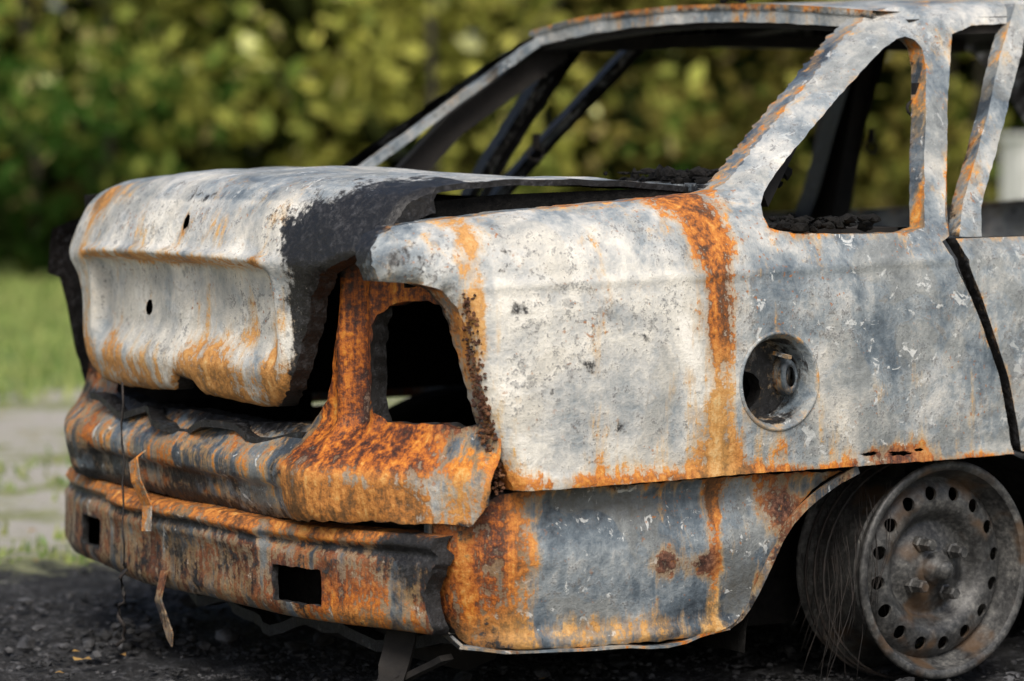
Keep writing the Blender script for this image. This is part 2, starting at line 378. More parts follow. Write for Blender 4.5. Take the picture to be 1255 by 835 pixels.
# ------------------------------------------------------------ trunk lid
LP=[(-.42,.895),(-.6,.905),(-.8,.911),(-.95,.911),(-1.02,.904),(-1.06,.888),(-1.085,.862),(-1.105,.825),(-1.118,.790),(-1.124,.772),(-1.128,.762),(-1.124,.750),(-1.118,.735),(-1.118,.68),(-1.122,.62),(-1.120,.57),(-1.106,.53),(-1.085,.508)]
LS=[0.]
for a,b in zip(LP,LP[1:]): LS.append(LS[-1]+math.hypot(b[0]-a[0],b[1]-a[1]))
def lprof(s):
    s=cl(s,0,LS[-1])
    for i in range(len(LS)-1):
        if s<=LS[i+1]+1e-9:
            t=(s-LS[i])/(LS[i+1]-LS[i]); a,b=LP[i],LP[i+1]
            tx,tz=b[0]-a[0],b[1]-a[1]; L=math.hypot(tx,tz)
            return a[0]+tx*t,a[1]+tz*t,(-tz/L, tx/L)
def s_z(z): 
    for i in range(4,len(LP)-1):
        if LP[i][1]>=z>=LP[i+1][1]: return LS[i]+(LS[i+1]-LS[i])*(LP[i][1]-z)/(LP[i][1]-LP[i+1][1])
    return LS[-1]
def lsm(s):
    a=lprof(s-.008);b=lprof(s);c=lprof(s+.008)
    nx=a[2][0]+b[2][0]+c[2][0]; nz_=a[2][1]+b[2][1]+c[2][1]; L=math.hypot(nx,nz_)
    return (a[0]+b[0]+c[0])/3,(a[1]+b[1]+c[1])/3,nx/L,nz_/L
def flid(u,v,o=0.):
    x,z,nx,nz_=lsm(v); t=abs(u)/.64; r=x<-1.05
    ce=abs(u+.02)
    rec=.027*sm(.365,.335,ce)*sm(.757,.746,z)*sm(.575,.64,z) if r else 0.
    if r: rec-=.013*g1(z,.767,.0075)*sm(.39,.34,ce)+.012*g1(ce,.352,.014)*sm(.58,.70,z)*sm(.78,.75,z)
    rec+=.008*nz(u*4.5,v*4.5,7)+.0035*nz(u*12,v*12,2)
    oo=o+rec
    x2=x+(oo if z<.80 else oo*abs(nx)); z2=z-(0 if z<.80 else oo*abs(nz_))
    w=sm(-.5,-.95,x)
    x2+=(.115 if u>0 else .068+.05*sm(.80,.60,z))*t**2.6*(.25+.75*w)
    z2-=(.012*t*t+.002*t**6) if u<0 else (.020*t*t+.030*t**5)
    return (x2,u,z2)
def half(zs): 
    return [(h,s_z(z)) for h,z in zs]
hR=half([(.635,.862),(.633,.825),(.615,.800),(.555,.778),(.495,.752),(.457,.71),(.434,.65),(.41,.59),(.385,.55),(.335,.520)])
top=[(.615,0.),(.63,LS[2]),(.637,LS[4])]
rt=[(-a,b) for a,b in top+hR]; lf=[(a,b) for a,b in top+hR]
bot=[(-.28,s_z(.512)),(-.2,s_z(.518)),(-.11,s_z(.522)),(-.09,s_z(.545)),(-.03,s_z(.548)),(0.,s_z(.522)),(.1,s_z(.517)),(.25,s_z(.514))]
lid_out=rt+bot+lf[::-1]
def p_lid(p,u,v,d):
    z=p[2]; x=p[0]; rearf=1. if x<-1.03 or z<.84 else 0.
    R=.06+.24*exp(-d/.014)+.48*g1(z,.755,.012)*rearf*sm(.42,.34,abs(u))+.38*sm(.64,.55,z)+.38*g1(u,.40,.06)*rearf+.30*g1(u,.12,.05)*sm(.6,.5,z)+.45*sm(.12,.45,u)*sm(.80,.87,z)*rearf+.30*g2(u,-.2,.1,z,.62,.06)+.36*g1(u,-.35,.02)*sm(.80,.74,z)+.28*g1(u,-.36,.05)*sm(.62,.55,z)
    R+=.34*g2(u,-.2,.06,z,.81,.05)+.24*g2(u,.25,.05,z,.68,.08)+.22*g2(u,-.10,.03,z,.70,.08)
    G=-.08+.85*g2(u,-.62,.17,z,.87,.09)*(1 if u<0 else 0)*(x<-.88)+.80*sm(.34,.46,-u)*sm(.9,.82,z)+.35*exp(-d/.010)+.34*g2(u,-.30,.08,z,.86,.04)+.5*g2(u,-.05,.03,z,.545,.02)+.5*g2(u,.40,.10,z,.55,.03)
    G+=.50*g2(u,-.08,.10,z,.865,.02)+.3*sm(.45,.6,u)*sm(.84,.80,z)+.28*g2(u,.30,.04,z,.71,.04)+.25*g2(u,-.15,.08,z,.70,.04)+.3*g2(u,.34,.06,z,.84,.03)
    B=.74 if z<.86 else .52
    if not rearf: B=.50; R-=.08; G+=.35*exp(-d/.05)
    return (R,G,B,.5)
sheet('trunk_lid',lid_out,flid,p_lid,[circ(-.062,s_z(.822),.010,14,.014,.1,3),circ(.115,s_z(.664),.013,14,.015,.15,5)],.0088,
      [(rt[2:]+bot+lf[2:][::-1],.014)],[(rt[2:]+bot+lf[2:][::-1],.032,False,.5),(rt[:3],.010,False,.4),(lf[:3],.010,False,.3)],rag=.003)
def p_soot(p,*a): return (.12,.9,.05,0)
inn=[(a*.93,b) for a,b in lid_out]
sheet('trunk_lid_inner',inn,lambda u,v,o=0.:flid(u,v,.040),p_soot,[],.03,mat=DARK)
# ------------------------------------------------------------ tail panel
XT=[(0,-1.045),(.42,-1.02),(.50,-1.005),(.58,-.975),(.70,-.93),(.765,-.905),(.80,-.885)]
OT=[(.32,-.045),(.345,-.062),(.41,-.072),(.425,-.070),(.442,-.052),(.47,-.022),(.50,0.),(.8,.012)]
def ftail(u,v,o=0.):
    a=abs(u); x=(lerp_tab(XT,a-.02)+lerp_tab(XT,a)+lerp_tab(XT,a+.02))/3
    k=1-.45*sm(.58,.74,a)
    x+=(lerp_tab(OT,v-.006)+lerp_tab(OT,v)+lerp_tab(OT,v+.006))/3*k+o
    x+=.012*nz(u*5,v*6,5)+(.0025+.003*sm(.40,.45,a))*nz(u*15,v*15,5)
    x-=.016*g1(a,.462,.014)*sm(.42,.52,v)
    x+=.012*g1(a,.495,.012)*sm(.46,.52,v)
    x-=.014*g1(a,.528,.010)*sm(.47,.52,v)
    x-=.05*sm(.50,.42,v)*g1(a,.47,.07)*.35
    x+=.012*sm(.392,.382,v)*sm(.42,.34,a)
    return (x,u,v)
ta=[(-.750,.348),(-.782,.385),(-.782,.46),(-.768,.55),(-.765,.64),(-.755,.73),(-.70,.755),(-.50,.79),(-.47,.77),(-.45,.70),(-.432,.6),(-.41,.53),(-.375,.488),(-.2,.478),(0,.482),(.2,.478),(.375,.488),(.41,.53),(.432,.6),(.45,.70),(.47,.77),(.60,.79),(.70,.755),(.74,.73),(.74,.345),(.3,.325),(-.3,.325),(-.6,.345)]
lamp=[(-.535,.69),(-.60,.704),(-.684,.694),(-.710,.64),(-.736,.56),(-.744,.515),(-.70,.495),(-.66,.506),(-.60,.498),(-.535,.503),(-.523,.56),(-.530,.63)]
lampL=[(-a,b) for a,b in lamp][::-1]
def p_tail(p,u,v,d):
    a=-u
    R=.30+.58*sm(.36,.42,a)*sm(.72,.62,a)+.2*exp(-d/.01)+.10*sm(.60,.72,a)*sm(.48,.42,v)
    R+=.10*sm(.1,-.3,a)-.42*g2(a,.58,.14,v,.412,.022)
    G=.12-.16*sm(.36,.42,a)+.80*sm(.62,.71,a)*sm(.48,.54,v)+.45*sm(.73,.78,v)+.2*exp(-d/.008)+.35*sm(.36,.33,v)+.50*g1(v,.475,.016)*sm(.42,.3,a)
    G+=.45*sm(.35,.1,a)*g1(v,.380,.018)+.35*g2(a,.38,.04,v,.42,.05)+.3*g2(a,.47,.03,v,.72,.06)+.25*sm(.35,.1,a)*sm(.39,.36,v)+.25*sm(.70,.76,a)*sm(.46,.40,v)+.35*g1(a,.525,.012)*sm(.48,.54,v)
    B=.16+.30*sm(.44,.41,v)*sm(.3,.5,a)
    return (R,G,B,-.35*sm(.40,.30,a)+.30*sm(.44,.41,v)-1.1*sm(.62,.70,a)*sm(.46,.52,v))
sheet('tail_panel',ta,ftail,p_tail,[smoothpoly(lamp,1),smoothpoly(lampL,1)],.0095,[(ta[12:17],.012)],[(ta[6:18],.04,False,.3),(lamp,.03,True,.1),(lampL,.03,True)],rag=.0045)
sweep('boot_seal_channel',[(-1.055,.36,.470),(-1.07,.2,.462),(-1.075,0,.455),(-1.07,-.2,.452),(-1.05,-.38,.462)],.03,.012,paint=(.3,.8,.1,0),warp=.03)
lm=[]; rr=random.Random(3)
for i in range(500):
    t=rr.random(); z=.40+.32*t; x=-.90-.06*t; lm.append((x+rr.uniform(-.012,.006),-.750+rr.uniform(-.022,.012),z,rr.uniform(.002,.005)))
lumps('rust_flakes',lm,simple('rust_crust',(.016,.010,.008),(.07,.026,.013),30,.95,.5,.003,(.22,.10,.04)),car,3,.9)
# ------------------------------------------------------------ bumper beam
PRB=[(0,.04,.325),(.05,.0,.322),(.075,-.010,.306),(.10,.002,.292),(.125,-.012,.276),(.165,-.012,.240),(.21,-.014,.185),(.235,-.002,.165),(.27,.03,.160)]
def fbeam(u,v,o=0.):
    for a,b in zip(PRB,PRB[1:]):
        if v<=b[0]+1e-9:
            t=cl((v-a[0])/(b[0]-a[0])); X=a[1]+(b[1]-a[1])*t; Z=a[2]+(b[2]-a[2])*t; break
    else: X,Z=PRB[-1][1:]
    x=-1.095+.11*(abs(u)/.7)**2.2+X+o
    x-=.018*sm(.30,.28,abs(u+.02))*g1(Z,.30,.03)
    x+=.009*nz(u*3.5,v*5,8)+.003*nz(u*13,v*13,1)
    z=Z+.014*nz(u*4,1,1)-.004*u
    return (x,u,z)
def p_beam(p,u,v,d):
    R=.38+.28*sm(.10,.05,v)+.18*exp(-d/.012)+.14*sm(.1,.5,-u)
    G=.27+.20*sm(.12,.2,v)*sm(-.3,.2,u)-.18*sm(.09,.05,v)+.2*sm(.2,-.1,u)*g1(v,.15,.04)+.35*g1(v,.10,.012)+.6*g2(u,-.66,.06,v,.06,.06)+.15*exp(-d/.01)-.15*g2(u,-.55,.12,v,.20,.06)
    return (R,G,.12,-.70+.85*sm(.12,.07,v)+1.0*g2(u,-.55,.15,v,.22,.05))
bo=[(-.70,0),(-.70,.08),(-.708,.12),(-.69,.17),(-.705,.22),(-.68,.27),(.70,.27),(.70,0)]
def rct(c,w,z0,z1): return [(c-w,z0),(c+w,z0),(c+w,z1),(c-w,z1)]
sheet('bumper_beam',bo,fbeam,p_beam,[rct(.40,.060,.150,.200),rct(-.405,.062,.152,.205)],.0095,[],[(bo,.03,True,.3),(rct(.40,.060,.150,.200),.012,True),(rct(-.405,.062,.152,.205),.012,True)],rag=.0035)
sweep('beam_back',[(-.968,.695,.24),(-.99,.40,.24),(-1.03,0,.24),(-.97,-.40,.24),(-.92,-.68,.24)],.02,.15,mat=CHAR)
sweep('hanging_strap',[(-1.13,.065,.405),(-1.15,.06,.395),(-1.152,.045,.36),(-1.135,.035,.315),(-1.14,.03,.27)],.034,.003,up=Vector((1,0,0)),paint=(.50,.12,.3,.2))
sweep('lower_strap',[(-1.115,.01,.20),(-1.13,.005,.15),(-1.12,-.02,.09),(-1.13,-.05,.085)],.024,.003,up=Vector((1,0,0)),paint=(.35,.45,.1,-.7))
def wirepath(n,a,b,sag=.01,seed=0):
    rr=random.Random(seed); a=Vector(a);b=Vector(b); out=[]
    for i in range(n+1):
        t=i/n; p=a.lerp(b,t); out.append(tuple(p+Vector((rr.uniform(-1,1),rr.uniform(-1,1),rr.uniform(-1,1)))*sag))
    return out
hw=Batch(); hw.add(wirepath(9,(-1.14,.12,.53),(-1.15,.10,.20),.003,3),.003,.003); hw.add(wirepath(12,(-1.15,.10,.20),(-1.15,.12,.05),.007,5),.006,.006)
hw.done('hanging_wires',WIRE,car)
# ------------------------------------------------------------ roof, glass frame, pillars interior
def froof(u,v,o=0.):
    return (u-.02*(1-(v/.56)**2)*sm(.3,.0,u),v,1.196+.030*(1-(abs(v)/.56)**2)+.028*sm(0,.6,u)-.03*sm(.9,1.35,u)-o+.004*nz(u*4,v*4))
ro=[(.02,-.565),(.02,.565),(1.28,.565),(1.28,-.565)]
sheet('roof',ro,froof,lambda p,x,y,d:(.2+.2*exp(-d/.02),.0,.45,.3),[],.03,[],[([(.02,-.565),(.02,.565)],.012,False)])
sheet('roof_lining_side',ro,lambda u,v,o=0.:(u+.004,v*.995,froof(u,v)[2]-.012),p_soot,[],.05,mat=DARK)
def hdr(dz,dx): return [(.02+dx-.02*(1-(y/.56)**2),y,1.196+.030*(1-(abs(y)/.56)**2)-dz) for y in [(-.55+.05*i) for i in range(23)]]
def bar_sheet(name,pts,w,h,pfun,rag=.002):
    V,F=sweep_geo(pts,w,h,dens=.012); V=[(x+rag*nz(x*30,y*30,z*30),y,z+rag*nz(x*30+9,y*30,z*30)) for x,y,z in V]
    return mesh_obj(name,V,F,M,car,[pfun(v) for v in V],smooth=False)
bar_sheet('rear_header',hdr(.020,.012),.018,.030,lambda v:(.20+.25*(nz(v[1]*6,3)),.12,.55,.4))
sweep('rear_header_inner',hdr(.032,.040),.04,.026,mat=DARK)
for yy,nm in ((-1,'right'),(1,'left')):
    bar_sheet('rear_window_channel_'+nm,[(-.37,yy*.645,.885),(-.20,yy*.60,1.01),(.0,yy*.545,1.155),(.03,yy*.535,1.175)],.026,.018,lambda v:(.12,.30,.36,.1))
    sweep('inner_rail_'+nm,[(.08,yy*.56,1.165),(.5,yy*.56,1.185),(1.2,yy*.56,1.185)],.07,.03,mat=DARK)
sweep('inner_c_pillar_left',[(-.30,.70,.80),(-.12,.64,1.0),(.10,.57,1.16)],.05,.05,mat=DARK)
sweep('inner_c_pillar_right',[(-.34,-.70,.86),(-.20,-.63,1.0),(.04,-.55,1.15)],.03,.03,mat=DARK)
sweep('roof_bow',[(.55,-.55,1.20),(.55,0,1.235),(.55,.55,1.20)],.06,.02,mat=DARK)
sweep('windscreen_header',[(1.27,-.55,1.185),(1.29,0,1.21),(1.27,.55,1.185)],.05,.03,paint=(.2,.7,.2,.1))
sweep('inner_b_pillar',[(.97,.72,.2),(.96,.735,.80),(.93,.60,1.18)],.05,.11,mat=DARK,up=Vector((0,1,0)))
sweep('inner_b_pillar_near',[(.97,-.72,.2),(.96,-.735,.80),(.93,-.60,1.18)],.05,.11,mat=DARK,up=Vector((0,1,0)))
bar_sheet('rear_deck_panel',[(-.385,-.66,.880),(-.385,0,.888),(-.385,.66,.880)],.08,.012,lambda v:(.1,.55,.35,.2))
sweep('parcel_shelf',[(-.19,-.70,.80),(-.19,.70,.80)],.36,.02,mat=DARK)
sweep('rear_bulkhead',[(-.02,-.70,.50),(-.02,.70,.50)],.02,.62,mat=DARK)
sweep('cowl',[(1.92,-.72,.86),(1.95,0,.88),(1.92,.72,.86)],.22,.03,paint=(.3,.4,.3,.2))
hood=[(2.0,-.70),(2.0,.70),(2.93,.62),(2.98,0),(2.93,-.62)]
sheet('hood',hood,lambda u,v,o=0.:(u,v,.885-.15*((u-2.0)/.95)**1.6+.02*(1-(v/.7)**2)-o),lambda p,x,y,d:(.4,.0,.45,.3),[],.04,[],[(hood,.03,True)])
sweep('front_panel',[(2.95,-.66,.42),(3.02,0,.42),(2.95,.66,.42)],.05,.50,paint=(.5,.3,.2,.2))
sweep('floor_pan',[(-.93,0,.205),(-.43,0,.205)],1.36,.03,mat=DARK)
sweep('floor_pan_centre',[(-.43,0,.205),(2.9,0,.205)],1.06,.03,mat=DARK)
sweep('trunk_floor_wall',[(-.96,-.60,.30),(-.96,.60,.30)],.01,.22,mat=DARK)
for yy,nm in ((-1,'right'),(1,'left')):
    sweep('inner_side_'+nm,[(-.86,yy*.69,.62),(-.05,yy*.70,.62)],.012,.36,mat=DARK)
    sweep('inner_side_low_'+nm,[(-.90,yy*.68,.31),(-.44,yy*.69,.31)],.012,.26,mat=CHAR)
    sweep('lid_gap_dark_wall_'+nm,[(-.985,yy*.600,.790),(-.80,yy*.607,.805),(-.42,yy*.612,.815)],.006,.135,mat=CHAR)  # added black wall, makes the gap under the lid read dark
    sweep('gutter_floor_'+nm,[(-.97,yy*.655,.745),(-.42,yy*.68,.77)],.12,.006,mat=CHAR)
    for cx,tg in ((0.,'rear'),(2.6,'front')):
        V=[];F=[];n=24
        for y in (.775,.55):
            for i in range(n+1):
                a=math.pi*i/n; V.append((cx+.42*math.cos(a),yy*y,.10+.335*math.sin(a)))
        for i in range(n): F.append((i,i+1,i+n+2,i+n+1))
        o=len(V); V.append((cx,yy*.55,.10))
        for i in range(n): F.append((n+1+i,n+2+i,o))
        mesh_obj('wheel_house_%s_%s'%(tg,nm),V,F,CHAR,car)
sweep('rear_axle',[(0,-.62,.20),(0,.62,.20)],.07,.07,mat=DARK,round_=True)
sweep('exhaust_silencer',[(-.80,-.50,.12),(-.80,.05,.12)],.16,.11,mat=DARK,round_=True)
sweep('underbody_bar',[(-.9,-.62,.13),(-.92,0,.10),(-.9,.62,.13)],.03,.02,paint=(.3,.8,.1,-.5),warp=.03)
sweep('exhaust_bracket',[(-.95,-.56,.16),(-.99,-.60,.08),(-.97,-.64,.04)],.05,.012,mat=DARK,warp=.03)
sweep('exhaust_bracket2',[(-.93,-.66,.13),(-.96,-.56,.06),(-.98,-.46,.05)],.03,.01,mat=DARK,warp=.03)
cs=[]
rr=random.Random(4)
for i in range(90): cs.append((rr.uniform(-.42,-.2),rr.uniform(-.64,-.30),.892+rr.uniform(-.008,.016),rr.uniform(.006,.020)))
for i in range(70): cs.append((-.35+rr.random()*.20,-.775+rr.uniform(-.01,.03),.812+rr.uniform(0,.018),rr.uniform(.006,.016)))
for i in range(18): cs.append((.02+rr.uniform(-.02,.06),-.15+rr.uniform(-.05,.05),1.232+rr.uniform(0,.014),rr.uniform(.006,.014)))
lumps('charred_residue',cs,CHAR,car,5)
for i,(x,y,z) in enumerate([(.10,.66,.935),(.93,.66,1.01),(1.0,.62,.95),(.06,-.64,1.02)]):
    pts=[(x+.020*math.cos(a),y,z+.014*math.sin(a)) for a in [6.283*k/12 for k in range(13)]]
    sweep('belt_hook',pts,.006,.006,mat=DARK,round_=True,up=Vector((0,1,0)))
    sweep('belt_anchor',[(x,y,z+.012),(x,y,z+.045)],.012,.012,mat=DARK)
# ------------------------------------------------------------ wheels
def wheel(cx,s,nm,cz=.212):
    w=bpy.data.objects.new('wheel_'+nm,None); COL.objects.link(w); w.parent=car
    Y=lambda d:s*(.805-d)
    rim=[(.176,.004),(.182,.0),(.190,.001),(.193,.006),(.190,.010),(.181,.012),(.178,.022),(.172,.030),(.165,.045),(.158,.07),(.158,.12),(.168,.15),(.178,.165),(.186,.17),(.193,.174),(.195,.178)]
    lathe('rim_'+nm,[(r,Y(d)) for r,d in rim],cx,cz,80,parent=w)
    inn=[(.176,.004),(.172,.02),(.165,.036),(.160,.046)]
    DP=[(0,.030),(.028,.030),(.035,.036),(.055,.042),(.072,.052),(.085,.058),(.094,.042),(.104,.030),(.118,.024),(.140,.028),(.152,.036),(.158,.046),(.168,.052)]
    def fd(u,v,o=0.):
        r=math.hypot(u,v); return (cx+u,Y(lerp_tab(DP,r)+o),cz+v)
    holes=[circ(.134*math.cos(6.28318*(i+.3)/16),.134*math.sin(6.28318*(i+.3)/16),.0125,14) for i in range(16)]
    sheet('disc_'+nm,circ(0,0,.168,90),fd,lambda *a:(.2,.2,.2,.2),holes,.008,[],[(h,.006,True) for h in holes],mat=WHEEL,parent=w)
    lathe('rim_face_'+nm,[(r,Y(d)) for r,d in inn],cx,cz,80,parent=w)
    lathe('brake_drum_'+nm,[(.0,Y(.075)),(.11,Y(.075)),(.115,Y(.085)),(.115,Y(.13)),(.0,Y(.13))],cx,cz,40,mat=CHAR,parent=w)
    lathe('hub_cap_'+nm,[(.0,Y(-.004)),(.010,Y(-.004)),(.016,Y(.002)),(.018,Y(.016)),(.027,Y(.020)),(.030,Y(.034))],cx,cz,30,parent=w)
    for k in range(4):
        a=6.28318*(k+.35)/4; hx=cx+.052*math.cos(a);hz=cz+.052*math.sin(a)
        lathe('wheel_bolt_%s_%d'%(nm,k),[(.0,Y(.006)),(.009,Y(.006)),(.0115,Y(.010)),(.0115,Y(.032)),(.015,Y(.034)),(.015,Y(.046))],hx,hz,6,parent=w,smooth=False)
    return w
wheel(.0,-1,'rear_right'); wheel(.0,1,'rear_left'); wheel(2.6,-1,'front_right'); wheel(2.6,1,'front_left')
rr=random.Random(11); wb=Batch()
for i in range(46):
    a0=rr.uniform(2.1,3.1); d0=rr.uniform(.02,.17); r0=.196
    x0=r0*math.cos(a0); z0=.212+r0*math.sin(a0); L=rr.uniform(.08,.28); cur=rr.uniform(-.05,.07); pts=[]
    for k in range(7):
        t=k/6; pts.append((x0+cur*t*t-.02*t+rr.uniform(-.003,.003),-(.805-d0)-.02*math.sin(t*3),max(.012,z0-L*t)))
    wb.add(pts,.0010,.0010,dens=.05)
for k in range(3):
    wb.add([((.200+.004*k)*math.cos(a),-(.66+.03*k),.205+.198*math.sin(a)) for a in [6.2832*j/40 for j in range(41)]],.004,.004,up=Vector((0,1,0)))
wb.done('tyre_cord_wires',WIRE,car)
# ------------------------------------------------------------ setting frame
C0=Vector((-3.48,-4.80,0.)); H=Vector((.5417,.8406,0)).normalized(); Rr=Vector((H.y,-H.x,0))
def W(d,l,z=0.): 
    p=C0+H*d+Rr*l; return (p.x,p.y,z)
def ground_mat():
    t=NT('ground_soil'); co=t.coord()
    sp=t.new('ShaderNodeSeparateXYZ'); t.lk(co,sp.inputs[0]); X,Y=sp.outputs[0],sp.outputs[1]
    n=t.noise(co,1.6,4,.6); nf=t.noise(co,14,5,.7); ng=t.noise(co,60,4,.7)
    d=t.math('ADD',t.math('MULTIPLY',t.math('ADD',X,3.48),H.x),t.math('MULTIPLY',t.math('ADD',Y,4.8),H.y))
    grav=t.cramp(ng,[(.3,(.22,.20,.165)),(.5,(.42,.39,.34)),(.7,(.58,.55,.49))])
    soil=t.cramp(nf,[(.35,(.20,.18,.10)),(.65,(.38,.34,.22))])
    gr=t.cramp(nf,[(.3,(.09,.14,.03)),(.6,(.19,.26,.06)),(.8,(.32,.34,.12))])
    gs=t.mix(t.ramp(t.math('ADD',n,t.math('MULTIPLY',nf,.4)),.66,.78),grav,t.mix(.45,soil,gr))
    col=t.mix(t.ramp(t.math('ADD',d,t.math('MULTIPLY',t.math('SUBTRACT',n,.5),3.)),11.2,12.4),gs,gr)
    ax=t.math('MAXIMUM',t.math('SUBTRACT',t.math('ABSOLUTE',t.math('SUBTRACT',X,1.0)),2.0),0.)
    ay=t.math('MAXIMUM',t.math('SUBTRACT',t.math('ABSOLUTE',Y),.8),0.)
    dd=t.math('SQRT',t.math('ADD',t.math('MULTIPLY',ax,ax),t.math('MULTIPLY',ay,ay)))
    am=t.ramp(t.math('ADD',dd,t.math('MULTIPLY',t.math('SUBTRACT',nf,.5),1.0)),.95,.50)
    ash=t.cramp(t.math('ADD',ng,t.math('MULTIPLY',t.math('SUBTRACT',nf,.5),.9)),[(.38,(.004,.004,.0045)),(.56,(.020,.020,.021)),(.80,(.12,.12,.125))])
    col=t.mix(am,col,ash)
    t.lk(col,t.b.inputs['Base Color']); t.b.inputs['Roughness'].default_value=.95
    t.lk(t.bump(t.noise(co,40,4,.7),.9,.03),t.b.inputs['Normal']); return t.m
GM=ground_mat()
ax=np.concatenate([np.linspace(-400,-6,20),np.linspace(-5.5,-2.2,40),np.linspace(-2.18,2.18,190),np.linspace(2.2,5.5,40),np.linspace(6,400,24)])
V=[];F=[]
for j,y in enumerate(ax):
    for i,x in enumerate(ax):
        z=0.
        if abs(x)<6 and abs(y)<6:
            e=sm(6,4.5,max(abs(x),abs(y)))
            q=math.hypot(max(abs(x-1)-2.0,0),max(abs(y)-.8,0))
            z=e*(.010*nz(x*2,y*2)+.018*sm(.9,.3,q)*(nz(x*9,y*9)+.7*nz(x*20,y*20)))
        V.append((x,y,z))
m=len(ax)
for j in range(m-1):
    for i in range(m-1): F.append((j*m+i,j*m+i+1,(j+1)*m+i+1,(j+1)*m+i))
mesh_obj('ground',V,F,GM)
cs=[]; rr=random.Random(9)
while len(cs)<11500:
    x=rr.uniform(-2.0,.9); y=rr.uniform(-1.6,1.9)
    q=math.hypot(max(-1.0-x,0),max(abs(y)-.8,0))
    if rr.random()<exp(-(q/.42)**2) and nz(x*4,y*4,3)+rr.uniform(-.35,.6)>-.05:
        r=rr.choice([.003,.004,.004,.005,.007])*rr.uniform(.7,1.5)
        if rr.random()<.03: r*=2.8
        cs.append((x,y,.006+rr.uniform(0,r)+.020*max(0,nz(x*9,y*9)),r))
for (cx,cy,k,hh) in [(-1.0,.42,80,.06),(-.15,-.87,220,.05),(.2,-.90,260,.06),(-.95,-.5,90,.05),(-1.02,.30,60,.08),(.45,-.9,150,.07)]:
    for i in range(k): 
        a=rr.gauss(0,.08);b=rr.gauss(0,.04); cs.append((cx+a,cy+b,max(0,hh*(1-math.hypot(a,b)/.16))*rr.random(),rr.uniform(.006,.018)))
DEB=simple('ash_debris',(.004,.004,.004),(.016,.016,.017),18,.8,0,.004,(.11,.11,.115))
lumps('ash_debris',cs,DEB,None,8,.5)
V=[];F=[]
for i in range(240):
    if i<36: x=rr.uniform(-1.8,-.6); y=rr.uniform(-.9,1.6)
    else: 
        p=W(rr.uniform(7,12),rr.uniform(-2.5,-.2)); x,y=p[0],p[1]
    a=rr.uniform(0,6.28); s=rr.uniform(.006,.016); o=len(V)
    for k,(u,v) in enumerate([(-1,0),(0,-.6),(1,0),(0,.6)]):
        V.append((x+s*(u*math.cos(a)-v*math.sin(a)),y+s*(u*math.sin(a)+v*math.cos(a)),.022+rr.uniform(0,.006)))
    F.append((o,o+1,o+2,o+3))
mesh_obj('fallen_leaves',V,F,simple('dry_leaf',(.22,.12,.03),(.38,.24,.07),8,.8,0),smooth=False)
# ------------------------------------------------------------ vegetation
def leafmat(name):
    t=NT(name); at=t.new('ShaderNodeAttribute',attribute_name='paint')
    df=t.new('ShaderNodeBsdfDiffuse'); t.lk(at.outputs['Color'],df.inputs[0])
    tr=t.new('ShaderNodeBsdfTranslucent'); t.lk(at.outputs['Color'],tr.inputs[0]); mx=t.new('ShaderNodeMixShader'); mx.inputs[0].default_value=.4
    t.lk(df.outputs[0],mx.inputs[1]); t.lk(tr.outputs[0],mx.inputs[2]); t.lk(mx.outputs[0],t.n['Material Output'].inputs[0])
    return t.m
LM=leafmat('leaf_foliage')
def quads(name,P,S,colr,mat,parent=None):
    N=len(P); a=rng.normal(size=(N,3)); a/=np.linalg.norm(a,axis=1)[:,None]
    b=rng.normal(size=(N,3)); b-= (a*b).sum(1)[:,None]*a; b/=np.linalg.norm(b,axis=1)[:,None]
    S=S[:,None]
    V=np.stack([P-a*S,P-b*S*.55,P+a*S,P+b*S*.55],1).reshape(-1,3)
    me=bpy.data.meshes.new(name); me.vertices.add(4*N); me.vertices.foreach_set('co',V.astype(np.float32).ravel())
    me.loops.add(4*N); me.loops.foreach_set('vertex_index',np.arange(4*N,dtype=np.int32))
    me.polygons.add(N); me.polygons.foreach_set('loop_start',np.arange(0,4*N,4,dtype=np.int32)); 
    me.update(calc_edges=True); me.materials.append(mat)
    c=np.repeat(np.concatenate([colr,np.ones((N,1))],1),4,axis=0).astype(np.float32)
    at=me.color_attributes.new('paint','FLOAT_COLOR','POINT'); at.data.foreach_set('color',c.ravel())
    o=bpy.data.objects.new(name,me); COL.objects.link(o); o.parent=parent; return o
forest=bpy.data.objects.new('forest_edge_trees',None); COL.objects.link(forest)
